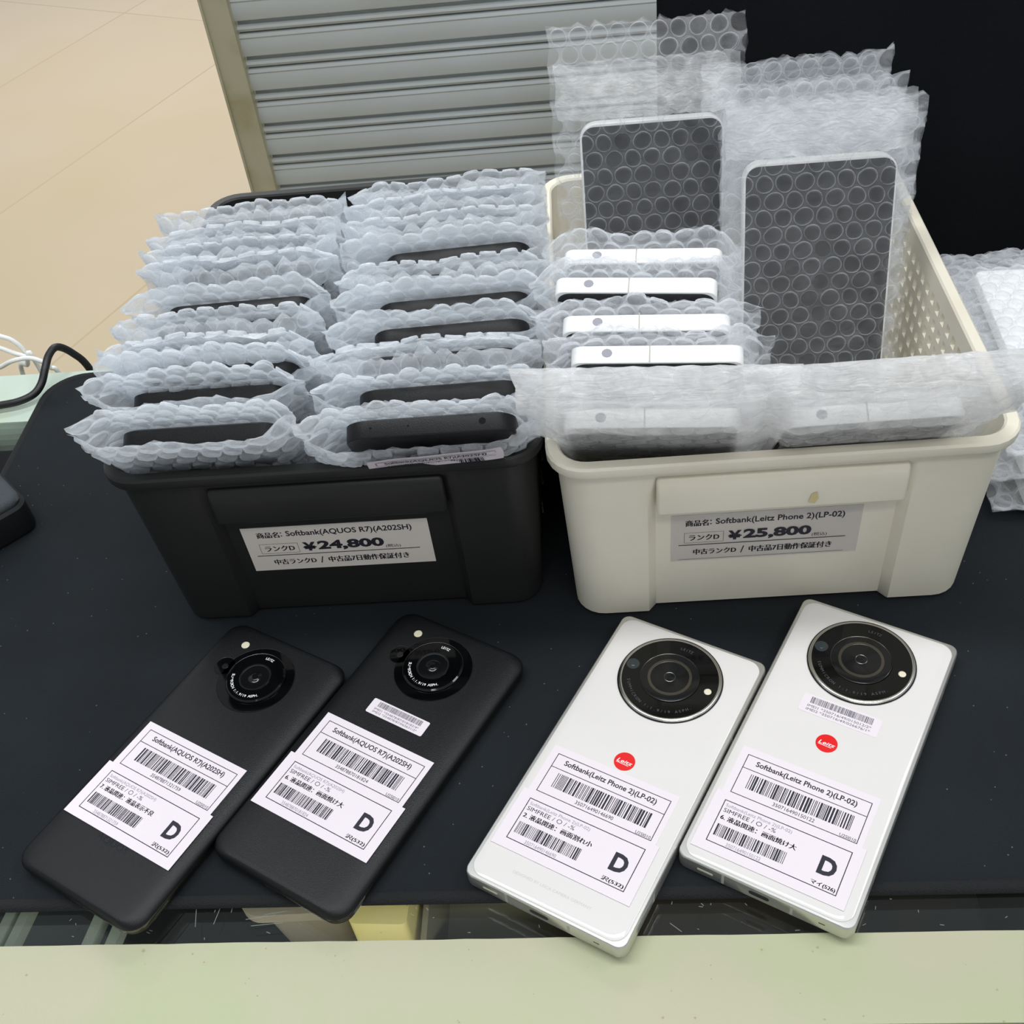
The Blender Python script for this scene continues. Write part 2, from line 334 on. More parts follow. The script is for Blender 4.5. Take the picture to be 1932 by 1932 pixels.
for (x, y, l, a) in [(-5, 222, 11, 25), (-3, 224, 7, 110), (16, 219, 6, -40), (-190, 221, 9, 100), (-182, 222, 11, 80), (70, 220, 16, 92), (-168, 224, 13, 8), (-165, 221, 14, 5), (-160, 226, 10, 9)]+[(rng.uniform(-250, 200), rng.uniform(214, 230), rng.uniform(.8, 2), rng.uniform(0, 180)) for _ in range(50)]:
    c, s_ = math.cos(R(a)), math.sin(R(a)); w = .14
    sc.add([(x-s_*w, y-400+c*w, 896.84), (x+s_*w, y-400-c*w, 896.84), (x+c*l+s_*w, y-400+s_*l-c*w, 896.84), (x+c*l-s_*w, y-400+s_*l+c*w, 896.84)], [(0, 1, 2, 3)])
tag(sc.build('scratches', mat('scratch', srgb(120, 124, 118), 0.6), case), None, kind='stuff')

# things inside the showcase (tops some 60 mm below the glass)
bk = empty('perforated_basket', (-174, 318, -150), R(2)); tag(bk, 'grey-brown perforated basket seen through the glass below the second black phone', 'basket')
b = MB()
b.loft([rrect(40, 80, 8, 0), rrect(50, 94, 10, 62)], True, False); b.build('basket_body', M['grey_basket'], bk, auto=30)
b = MB(); o1, i1 = rrect(62, 104, 12, 66), rrect(46, 86, 9, 66); o0 = rrect(62, 104, 12, 58); i0 = rrect(46, 86, 9, 58)
b.loft([i0, o0, o1, i1, i0], False, False); b.build('rim', M['grey_basket'], bk, auto=30)
b = MB()
for k in range(5):
    x = -22+k*8.2
    b.add([(x, -34, 61), (x+2.4, -34, 61), (x+6.4, -8, 61), (x+4, -8, 61)], [(0, 1, 2, 3)])
    b.add([(x+4, -34, 61.4), (x+6.4, -34, 61.4), (x+2.4, -8, 61.4), (x, -8, 61.4)], [(0, 1, 2, 3)])
b.build('lattice', mat('lattice', srgb(196, 196, 186), 0.5), bk)
b = MB(); b.loft([rrect(36, 64, 4, 30), rrect(38, 66, 5, 34), rrect(38, 66, 5, 50), rrect(34, 62, 4, 54)])
tag(b.build('small_packet', M['purple'], loc=(-174, 318, -149), rot=(0, 0, R(2))), 'dark red packet lying in the grey perforated basket', 'packet')
b = MB(); b.loft([rrect(30, 96, 3, 0, 3), rrect(30, 96, 3, 70, 3)])
tag(b.build('cream_box', M['yellow_box'], auto=40, loc=(-126, 306, -150), rot=(0, 0, R(-2))), 'cream yellow box under the glass beside the grey basket', 'box')
b = MB(); b.loft([rrect(78, 90, 8, 0), rrect(86, 100, 10, 48), rrect(80, 94, 8, 48), rrect(72, 84, 6, 6)], True, True)
tag(b.build('storage_tray', M['tray'], auto=30, loc=(-66, 300, -150)), 'dull olive plastic tray under the glass near the first white phone', 'tray')
b = MB(); b.loft([rrect(196, 120, 8, 0), rrect(200, 124, 9, 4), rrect(200, 124, 9, 36), rrect(194, 118, 8, 40)])
tag(b.build('brown_case', M['brown_dark'], loc=(78, 310, -150)), 'dark brown flat case under the glass at the right', 'case')
b = MB(); b.box(-200, 400, -70, 66, 0, 6)
tag(b.build('display_riser', M['void'], loc=(-60, 310, -156.5)), 'dark riser board under the glass carrying the baskets', 'riser')
b = MB(); b.box(-200, -190, -60, 60, -99, 0)
for (px, sx, wh) in ((-304, 5, 'leftmost of four'), (-296, 5, 'second from the left of four'), (-256, 5.5, 'third from the left of four'), (-244, 5.5, 'rightmost of four, under the left black phone')):
    g = MB(); g.box(0, sx, -116, 60, 0, 7)
    tag(g.build('metal_rack_bar', M['steel'], loc=(px-8, 300, -72), rot=(0, 0, R(-8))), f'pale metal rack bar under the glass, {wh}', 'rack bar', 'rack bars under the glass')

# ------------------------------------------------------------------ desk mat
dm = MB(); L_ = [rrect(851, 404, 28, z, 8, 34.5, 430) for z in (0,)]
def mloop(inset, z): return rrect(851-2*inset, 402-2*inset, 28-inset*.3, z, 8, 34.5, 430.5)
dm.loft([mloop(.4, -3.1), mloop(0, -2.5), mloop(0, -.6), mloop(.6, 0)])
deskmat = dm.build('desk_mat', M['mat_cloth'], auto=50)
tag(deskmat, 'large black cloth desk mat with rounded corners on the showcase', 'mat')
e = MB(); e.loft([mloop(4.4, .02), mloop(3.6, .5), mloop(1.2, .55), mloop(-.5, -.3), mloop(-.5, -2.6)], False, False)
e.build('stitched_edge', mat('stitch', srgb(26, 28, 30), .9, bump=(1500, .9, .001)), deskmat, smooth=True)

# ------------------------------------------------------------------ storage bins
def make_bin(name, loc, rz, m, card, label, lines, cardmat):
    root = empty(name, (loc[0], loc[1], 0), rz); tag(root, label, 'storage bin')
    xs = [-92, -75, -61, -57, 57, 61, 75, 92]; ys = [-100, -50, 0, 50, 100]
    def outline(hw, hd, r, z, notch=0):
        pts = []
        def cor(sx, sy, a0):
            for k in range(7):
                a = R(a0+15*k); pts.append((sx*(hw-r)+r*math.cos(a), sy*(hd-r)+r*math.sin(a), z))
        cor(1, 1, 0)
        for x in [v for v in xs[::-1]]: pts.append((x*(hw-r)/100, hd, z))
        cor(-1, 1, 90)
        for y in ys[::-1]: pts.append((-hw, y, z))
        cor(-1, -1, 180)
        for x in xs:
            inn = notch if abs(x) <= 57 else 0
            pts.append((x if abs(x) < 70 else x*(hw-r)/100, -hd+inn, z))
        cor(1, -1, 270)
        for y in ys: pts.append((hw, y, z))
        return pts
    def hwd(z): t = z/112.; return 98.25+4.6*t, 129.4+4.9*t
    zs = [2.5, 19.5, 30, 50, 68, 88, 103.5, 108.5]
    zl = [(z, 5 if z < 92 else 0) for z in zs]
    outer = [outline(hwd(0)[0]-2.5, hwd(0)[1]-2.5, 13, 0, 5)]+[outline(*hwd(z), 15, z, nt_) for z, nt_ in zl]
    h = hwd(108.5)
    lip = [outline(h[0]+1, h[1]+1, 16, 107), outline(h[0]+3.8, h[1]+3.8, 18, 106.2), outline(h[0]+4.4, h[1]+4.6, 19, 107.5), outline(h[0]+4.4, h[1]+4.6, 19, 111.4), outline(h[0]+3.4, h[1]+3.6, 18, 112.5), outline(h[0]-1.2, h[1]-1.2, 14, 112.5), outline(h[0]-2.2, h[1]-2.2, 13.5, 111.4)]
    inner = [outline(hwd(z)[0]-2.3, hwd(z)[1]-2.3, 13, z, nt_) for z, nt_ in zl[::-1]]+[outline(hwd(0)[0]-5, hwd(0)[1]-5, 11, 2.4, 5)]
    loops = outer+lip+inner; n = len(loops[0]); b = MB(); vs = [p for l in loops for p in l]; fs = []
    nyl = 7+8+7; nyr = nyl+5+7+8+7         # index of first left-side / right-side stop
    def holed(k, i):
        zz = (loops[k][0][2], loops[k+1][0][2])
        return set(zz) <= {19.5, 30, 50, 68, 88, 103.5} and (nyl <= i < nyl+4 or nyr <= i < nyr+4)
    for k in range(len(loops)-1):
        for i in range(n):
            if not holed(k, i):
                j = (i+1) % n; fs.append((k*n+i, k*n+j, (k+1)*n+j, (k+1)*n+i))
    fs.append(tuple(range(n))[::-1]); fs.append(tuple((len(loops)-1)*n+i for i in range(n)))
    b.add(vs, fs)
    # perforated side panels, square holes
    for sx in (-1, 1):
        ny, nz = 20, 8; cw = 200/ny; ch = 84/nz
        def S(y, z, inn): hw = hwd(z)[0]-(2.3 if inn else 0); return (sx*hw, y, z)
        for iy in range(ny):
            for iz in range(nz):
                y0 = -100+iy*cw; z0_ = 19.5+iz*ch; y1 = y0+cw; z1 = z0_+ch
                if iy in (0, ny-1):
                    for inn in (0, 1): b.quad(S(y0, z0_, inn), S(y1, z0_, inn), S(y1, z1, inn), S(y0, z1, inn))
                    continue
                a0, a1, b0, b1 = y0+2.4, y1-2.4, z0_+2.2, z1-2.2
                oc = [(y0, z0_), (y1, z0_), (y1, z1), (y0, z1)]; ic = [(a0, b0), (a1, b0), (a1, b1), (a0, b1)]
                for inn in (0, 1):
                    b.add([S(*p, inn) for p in oc+ic], [(0, 1, 5, 4), (1, 2, 6, 5), (2, 3, 7, 6), (3, 0, 4, 7)])
                b.add([S(*p, 0) for p in ic]+[S(*p, 1) for p in ic], [(0, 1, 5, 4), (1, 2, 6, 5), (2, 3, 7, 6), (3, 0, 4, 7)])
    b.build('bin_body', m, root, auto=38, fix=False)
    # handle bar
    hb = bmesh.new()
    x0, x1 = -57, 58; yb = -133.0+3.5; prof_ = [(yb, 78), (yb-6.4, 77.2), (yb-7.0, 94), (yb-6.0, 98.5), (yb-2.4, 101)]
    va = [hb.verts.new((x0*.001, y*.001, z*.001)) for y, z in prof_]; vb_ = [hb.verts.new((x1*.001, y*.001, z*.001)) for y, z in prof_]
    hb.faces.new(va[::-1]); hb.faces.new(vb_)
    for i in range(5): j = (i+1) % 5; hb.faces.new((va[i], va[j], vb_[j], vb_[i]))
    bmesh.ops.recalc_face_normals(hb, faces=hb.faces)
    bmesh.ops.bevel(hb, geom=[e_ for e_ in hb.edges if min(v.co.y for v in e_.verts) < (yb-2)*.001], offset=0.002, segments=4, profile=0.5, affect='EDGES')
    me = bpy.data.meshes.new('handle'); hb.to_mesh(me); hb.free(); me.materials.append(m)
    for p in me.polygons: p.use_smooth = True
    me.set_sharp_from_angle(angle=R(50)); ho = bpy.data.objects.new('handle', me); C.objects.link(ho); ho.parent = root
    # price card in the notch: f maps card (x,z) to the sloped recess
    def F(d):
        def f(x, z): return (x, -(129.4+4.9*z/112.)+5-d, z)
        return f
    x0, x1, zb, zt = card
    c = MB(); c.cur = 0; f0 = F(.35); f1 = F(.05)
    c.add([f0(x0, zb), f0(x1, zb), f0(x1, zt), f0(x0, zt), f1(x0, zb), f1(x1, zb), f1(x1, zt), f1(x0, zt)], [(0, 1, 2, 3), (0, 4, 5, 1), (1, 5, 6, 2), (2, 6, 7, 3), (3, 7, 4, 0)])
    co = c.build('price_card', cardmat, root)
    t = MB(); f = F(.47); W = x1-x0; H = zt-zb; X = lambda a: x0+a*W; Z = lambda a: zb+a*H
    put_text(t, '商品名', X(.075), X(.195), Z(.76), H*.13, f, .006)
    put_text(t, '：', X(.205), X(.212), Z(.785), H*.09, f, .02)
    put_text(t, lines[0], X(.235), X(.88 if len(lines[0]) < 25 else .91), Z(.745), H*.155, f, .018)
    frame2(t, X(.07), X(.28), Z(.40), Z(.62), .15, f)
    put_text(t, 'ランクD', X(.095), X(.255), Z(.45), H*.12, f, .004)
    put_text(t, '¥', X(.305), X(.375), Z(.42), H*.2, f, .045); rect2(t, X(.305), X(.377), Z(.49), Z(.515), f)
    put_text(t, lines[1], X(.385), X(.745), Z(.40), H*.235, f, .045)
    put_text(t, '(税込)', X(.75), X(.83), Z(.385), H*.085, f, .0)
    rect2(t, X(.04), X(.93), Z(.345), Z(.36), f)
    put_text(t, '中古ランクD', X(.12), X(.35), Z(.13), H*.125, f, .007)
    put_text(t, '/', X(.375), X(.395), Z(.12), H*.15, f, .01)
    put_text(t, '中古品7日動作保証付き', X(.42), X(.86), Z(.125), H*.135, f, .006)
    if cardmat is M['film']: rect2(t, X(.04), X(.93), Z(.03), Z(.036), f)
    t.build('printed_text', M['ink'], co)
    return root
make_bin('storage_bin', (-138.7, 525), R(0.75), M['black_plastic'], (-50.5, 45.2, 34, 66.8), 'black plastic storage bin with a white price card for 24,800 yen', ('Softbank(AQUOS R7)(A202SH)', '24,800'), M['card'])
wb = make_bin('storage_bin', (75.7, 517), R(1.11), M['cream_plastic'], (-49.5, 41.8, 35.8, 69.2), 'cream plastic storage bin with a clear-taped price card for 25,800 yen', ('Softbank(Leitz Phone 2)(LP-02)', '25,800'), M['film'])
s = MB(); s.add([(13, -136.75, 82), (16, -136.75, 81), (17.4, -136.75, 84), (16.6, -136.75, 88), (14.2, -136.75, 87)], [(0, 1, 2, 3, 4)])
s.build('tape_remnant', mat('tape_remnant', srgb(206, 190, 140), .6), wb)

# ------------------------------------------------------------------ loose phones
def stickers(root, y0, z, lines, seed):
    """two overlapping price stickers, y0 = top of the upper one"""
    x0, x1 = -32.8, 30.2
    a = MB(); a.box(x0, x1, y0-31, y0, z, z+.12); so = a.build('barcode_sticker', M['paper'], root)
    f = lambda x, y: (x, y, z+.17)
    t = MB(); bx0, bx1, by1, by0 = -29.2, 27.6, y0-3.6, y0-25.4; W = bx1-bx0; H = by1-by0
    X = lambda q: bx0+q*W; Y = lambda q: by1-q*H
    frame2(t, bx0, bx1, by0, by1, .34, f); rect2(t, bx0, bx1, Y(.350), Y(.335), f)
    put_text(t, lines[0], X(.09), X(.90), Y(.255), H*.165, f, .02)
    barcode(t, X(.09), X(.92), Y(.79), Y(.43), f, seed, 50)
    put_text(t, lines[1], X(.33), X(.66), Y(.93), H*.085, f)
    put_text(t, 'U2SI010', X(.86), X(.985), Y(.975), H*.07, f)
    t.build('printed_text', M['ink'], so)
    y2 = y0-26.4; z2 = z+.24
    a = MB(); a.box(-34.8, 32.2, y2-30.2, y2, z2, z2+.12); so = a.build('grade_sticker', M['paper'], root)
    f = lambda x, y: (x, y, z2+.17)
    t = MB(); bx0, bx1, by1, by0 = -29.6, 27.4, y2-3.6, y2-25.6; W = bx1-bx0; H = by1-by0
    X = lambda q: bx0+q*W; Y = lambda q: by1-q*H
    frame2(t, bx0, bx1, by0, by1, .38, f)
    put_text(t, 'SIMFREE / ○ / -%', X(.025), X(.44), Y(.275), H*.1, f, 0)
    put_text(t, lines[2], X(.025), X(.62), Y(.455), H*.125, f, .003)
    barcode(t, X(.03), X(.58), Y(.83), Y(.56), f, seed+1, 40)
    put_text(t, 'D', X(.81), X(.94), Y(.70), H*.40, f, .04)
    put_text(t, lines[3], X(.80), X(.98), Y(.965), H*.11, f, .006)
    to = t.build('printed_text', M['ink'], so)
    t = MB(); put_text(t, lines[0], X(.025), X(.55), Y(.165), H*.095, f); put_text(t, lines[1], X(.15), X(.42), Y(.965), H*.08, f)
    t.build('grey_text', M['grey_ink'], so)
def imei(root, x0, x1, y0, y1, z, l1, l2, seed):
    a = MB(); a.loft([rrect(x1-x0, y1-y0, .8, z, 3, (x0+x1)/2, (y0+y1)/2), rrect(x1-x0, y1-y0, .8, z+.12, 3, (x0+x1)/2, (y0+y1)/2)])
    so = a.build('serial_sticker', M['paper'], root); f = lambda x, y: (x, y, z+.17); t = MB(); H = y1-y0
    barcode(t, x0+4, x1-3.5, y0+H*.55, y1-H*.10, f, seed, 60)
    put_text(t, l1, x0+3.4, x1-3.6, y0+H*.32, H*.14, f); put_text(t, l2, x0+3.4, x1-3.6, y0+H*.12, H*.14, f)
    t.build('printed_text', mat('soft_ink', srgb(96, 96, 104), .6), so)

def black_phone(loc, rz, label, y0, lines, seed, im=None):
    root = empty('smartphone', (loc[0], loc[1], 0.6), rz); tag(root, label, 'phone', 'loose black phones')
    b = MB(); b.loft([rrect(73, 154, 8, 0), rrect(75.6, 156.6, 8.6, .9), rrect(76.6, 157.6, 9, 2.2), rrect(76.6, 157.6, 9, 5.2), rrect(76, 157, 9, 5.6)])
    b.build('frame', M['dark_metal'], root, auto=40)
    b = MB(); b.loft([rrect(76, 157, 9, 5.4), rrect(77, 158, 9, 5.7), rrect(76.9, 157.9, 9, 6.2), rrect(75.6, 157, 8.7, 7.3), rrect(72.6, 156, 8, 8.3), rrect(68, 155, 7, 8.9), rrect(62, 153.5, 6, 9.2), rrect(52, 150, 5, 9.3)])
    b.build('back_panel', M['phone_black'], root, auto=60)
    cx, cy = -1.1, 51.2
    b = MB(); b.lathe(cx, cy, [(20, 9.2), (20, 9.45), (19.5, 9.5)], 72); b.lathe(-21.5, 51, [(5.6, 9.2), (5.6, 9.46), (5.2, 9.5)], 40)
    cd = b.build('camera_plate', M['gloss_black'], root, auto=40)
    b = MB(); b.lathe(cx-.5, cy+.6, [(15.2, 9.4), (15.2, 10.2), (14.4, 10.7), (8.0, 10.7), (7.6, 10.3)], 72, False, True); b.build('lens_mount', M['gloss_black'], cd, auto=30)
    b = MB(); b.lathe(cx-.5, cy+.6, [(8.3, 10.65), (8.3, 11.0), (7.5, 11.0), (7.1, 10.5), (7.1, 10.72)], 60, False, False); b.build('lens_ring', M['ring_metal'], cd, auto=30)
    b = MB(); b.lathe(cx-.5, cy+.6, [(7.3, 10.75), (4.2, 10.5), (2.4, 10.55), (2.2, 10.8), (1.2, 10.85)], 48); b.build('main_lens', M['lens_black'], cd, smooth=True)
    b = MB()
    for rr in (19.9, 15.2):
        b.lathe(cx-(.5 if rr < 16 else 0), cy+(.6 if rr < 16 else 0), [(rr, 9.47 if rr > 16 else 10.3), (rr+.22, 9.5 if rr > 16 else 10.35), (rr+.28, 9.3 if rr > 16 else 10.1)], 72, False, False)
    b.lathe(-21.5, 51, [(5.5, 9.47), (5.7, 9.5), (5.8, 9.3)], 40, False, False)
    b.build('edge_rings', M['ring_metal'], cd)
    b = MB(); b.lathe(-21.5, 51, [(1.7, 9.5), (1.6, 9.6), (1.2, 9.6)], 24); b.build('small_lens', M['ring_metal'], cd); 
    b = MB(); b.lathe(-21, 66.6, [(2.2, 9.25), (2.2, 9.5), (1.8, 9.62), (1.0, 9.5)], 28); b.build('flash', M['flash'], root, smooth=True)
    t = MB(); arc_text(t, 'LEITZ', cx-.5, cy+.6, 11.6, 102, 80, 1.5, 10.75); t.build('lens_lettering', M['white_ink'], cd); t = MB(); arc_text(t, 'SUMMICRON 1:1.9/19 ASPH.', cx-.5, cy+.6, 12.6, 195, 318, 1.5, 10.75, True)
    t.build('lens_lettering', M['white_ink'], cd)
    t = MB(); put_text(t, 'AQUOS', -10.5, 8.4, -53.3, 3.6, lambda x, y: (x, y, 9.36), .006); t.build('logo_lettering', M['dark_ink'], root)
    b = MB(); b.loft([[(x*.001*1000, -78.85+k*.5, z) for x, z in ((-4.4, 2.2), (4.4, 2.2), (4.4, 4.9), (-4.4, 4.9))] for k in (0, 1)]); b.build('charging_port', M['port'], root)
    stickers(root, y0, 9.32, lines, seed)
    if im: imei(root, -17, 16.2, 14.5, 23.2, 9.32, im[0], im[1], seed+7)
    return root
black_phone((-207.4, 299.5), R(-28.8), 'black phone at the far left end of the front row, no serial sticker', 7.2,
    ('Softbank(AQUOS R7)(A202SH)', '354878871321759', '7. 液晶関連：液晶表示不良', '沢(532)'), 11)
black_phone((-117, 302.6), R(-29.4), 'black phone with a small serial sticker under its camera', 5.4,
    ('Softbank(AQUOS R7)(A202SH)', '354878870181824', '6. 液晶関連：画面焼け大', '沢(532)'), 23, ('IMEI1 *354878/87/018182/4*', 'IMEI2 *354878/87/065631/2*'))

def white_phone(loc, rz, label, y0, lines, seed, im=None, front=True):
    root = empty('smartphone', (loc[0], loc[1], 0.6), rz); tag(root, label, 'phone', 'loose white phones')
    b = MB(); b.loft([rrect(75.4, 159.4, 4, 0), rrect(76.7, 160.7, 4.4, .5), rrect(77, 161, 4.5, 1.2), rrect(77, 161, 4.5, 7.7), rrect(76.6, 160.6, 4.3, 8.6), rrect(75.8, 159.8, 4, 9.0), rrect(73.2, 157.4, 6.5, 9.05)])
    fr = b.build('frame', M['aluminium'], root, auto=35)
    b = MB(); b.loft([rrect(73.1, 157.3, 6.5, 8.8), rrect(73.1, 157.3, 6.5, 9.1), rrect(72.3, 156.5, 6.3, 9.3), rrect(66, 152, 5, 9.36)]); b.build('back_panel', M['white_glass'], root, auto=40)
    b = MB(); b.loft([rrect(73.5, 157.7, 6.6, 9.0), rrect(73.5, 157.7, 6.6, 9.09), rrect(73.0, 157.2, 6.5, 9.09)], False, False); b.build('panel_gap', M['antenna'], fr)
    for sx in (-17, 13):
        b = MB(); b.box(sx-.6, sx+.6, -80.53, -79.4, 1.2, 7.8); b.build('antenna_line', M['antenna'], fr)
    for sy in (52, 34, -52):
        for ax_ in (37.6, -38.56): b = MB(); b.box(ax_*.9995, ax_*.9995+.96, sy-.6, sy+.6, 1.3, 7.6); b.build('antenna_line', M['antenna'], fr)
    b = MB(); b.loft([[(-1+4.5*math.cos(2*math.pi*k/24)*(1) , -80.62+j*.6, 4.6+1.35*max(-1, min(1, 1.6*math.sin(2*math.pi*k/24)))) for k in range(24)] for j in (0, 1)]); b.build('charging_port', M['port'], fr)
    b = MB(); b.box(-28.5, -21.5, -80.58, -80.2, 3.8, 5.0); b.build('speaker_slot', M['flash'], fr)
    b = MB(); b.box(24.5, 27.2, -80.58, -80.2, 4.5, 5.1); b.build('microphone_slot', M['port'], fr)
    cx, cy = -.4, 51.4
    b = MB(); b.lathe(cx, cy, [(25.2, 9.2), (25.2, 9.9), (24.9, 10.1)], 96, False, False); b.lathe(cx, cy, [(24.9, 10.1), (24.5, 10.5), (23.9, 10.7), (23.4, 10.6), (23.4, 10.3)], 96, False, False)
    cr = b.build('camera_bezel', M['steel_ring'], root, auto=30)
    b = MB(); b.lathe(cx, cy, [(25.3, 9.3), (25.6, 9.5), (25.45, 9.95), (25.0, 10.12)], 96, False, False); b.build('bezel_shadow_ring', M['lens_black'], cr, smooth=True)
    b = MB(); b.lathe(cx, cy, [(23.5, 10.3), (23.4, 10.55), (14.4, 10.6), (14.2, 10.45)], 96); b.build('camera_glass', M['gloss_black'], root, auto=30)
    lx, ly = cx-.3, cy+.3
    b = MB(); b.lathe(lx, ly, [(14.3, 10.5), (14.3, 10.85), (13.8, 11.0), (10.6, 11.0)], 72); b.build('lens_mount', M['lens_black'], cr, auto=30)
    b = MB(); b.lathe(lx, ly, [(14.2, 10.9), (14.35, 11.0), (14.45, 10.8)], 72, False, False); b.lathe(lx, ly, [(10.8, 11.0), (10.7, 11.15), (9.4, 11.15), (9.2, 11.0)], 72, False, False); b.build('lens_ring', M['dark_metal'], cr, auto=30)
    b = MB(); b.lathe(lx, ly, [(9.3, 11.08), (4.0, 11.06), (3.5, 11.15), (2.2, 11.16), (1.6, 11.3)], 48); b.build('main_lens', M['lens_black'], cr, auto=30)
    b = MB(); b.lathe(lx, ly, [(2.9, 11.2), (2.7, 11.26), (2.5, 11.2)], 40, False, False); b.build('lens_glint_ring', M['ring_metal'], cr)
    b = MB(); b.lathe(-20.6+.3, 51.9, [(3.2, 10.58), (3.1, 10.66), (1.4, 10.66), (1.2, 10.72)], 30); b.build('small_lens', mat('small_lens', srgb(48, 54, 56), .2), cr)
    b = MB(); b.lathe(19, 51.7, [(1.8, 10.58), (1.8, 10.68), (1.2, 10.8), (.5, 10.7)], 24); b.build('flash', M['flash'], cr, smooth=True)
    t = MB(); arc_text(t, 'LEITZ', cx, cy, 18.4, 98, 78, 1.5, 10.68); t.build('lens_lettering', M['dim_ink'], cr); t = MB(); arc_text(t, 'SUMMICRON 1:1.9/19 ASPH.', cx, cy, 20.6, 205, 325, 1.5, 10.68, True); t.build('lens_lettering', M['dim_ink'], cr)
    b = MB(); b.lathe(0, 0, [(4.9, 9.36), (4.9, 9.44), (4.8, 9.45)], 48); rd = b.build('red_badge', M['red'], root); rd['label'] = 'round red badge with white script'
    t = MB(); vs, fs_ = text_geo('Leitz', .012)
    ax = min(v[0] for v in vs); bx = max(v[0] for v in vs)
    t.add([((v[0]-(ax+bx)/2)/(bx-ax)*7.2+v[1]*.9, -1.0+v[1]*2.7, 9.5) for v in vs], fs_)
    t.add([(-3.6, -1.55, 9.5), (2.6, -1.8, 9.5), (2.6, -1.5, 9.5), (-3.6, -1.3, 9.5)], [(0, 1, 2, 3)]); t.build('badge_script', M['white_ink'], rd)
    t = MB(); put_text(t, 'DESIGNED BY LEICA CAMERA GERMANY', -18.8, 18.6, -70.9, 1.35, lambda x, y: (x, y, 9.38)); t.build('maker_lettering', M['faint_ink'], root)
    stickers(root, y0, 9.38, lines, seed)
    if im: imei(root, -18.2, 18.8, 12.5, 23.1, 9.38, im[0], im[1], seed+7)
    return root
white_phone((0.4, 290.1), R(-28.2), 'white phone nearer the middle, red badge, no serial sticker', -5.8,
    ('Softbank(Leitz Phone 2)(LP-02)', '350716490146690', '2. 液晶関連：画面割れ小', '沢(532)'), 31)
white_phone((92.3, 296.5), R(-28.35), 'white phone at the right end with a serial sticker above its red badge', -17.2,
    ('Softbank(Leitz Phone 2)(LP-02)', '350716490150122', '6. 液晶関連：画面焼け大', 'マイ(526)'), 43, ('IMEI1 *350716/49/015012/2*', 'IMEI2 *350716/49/026676/1*'))

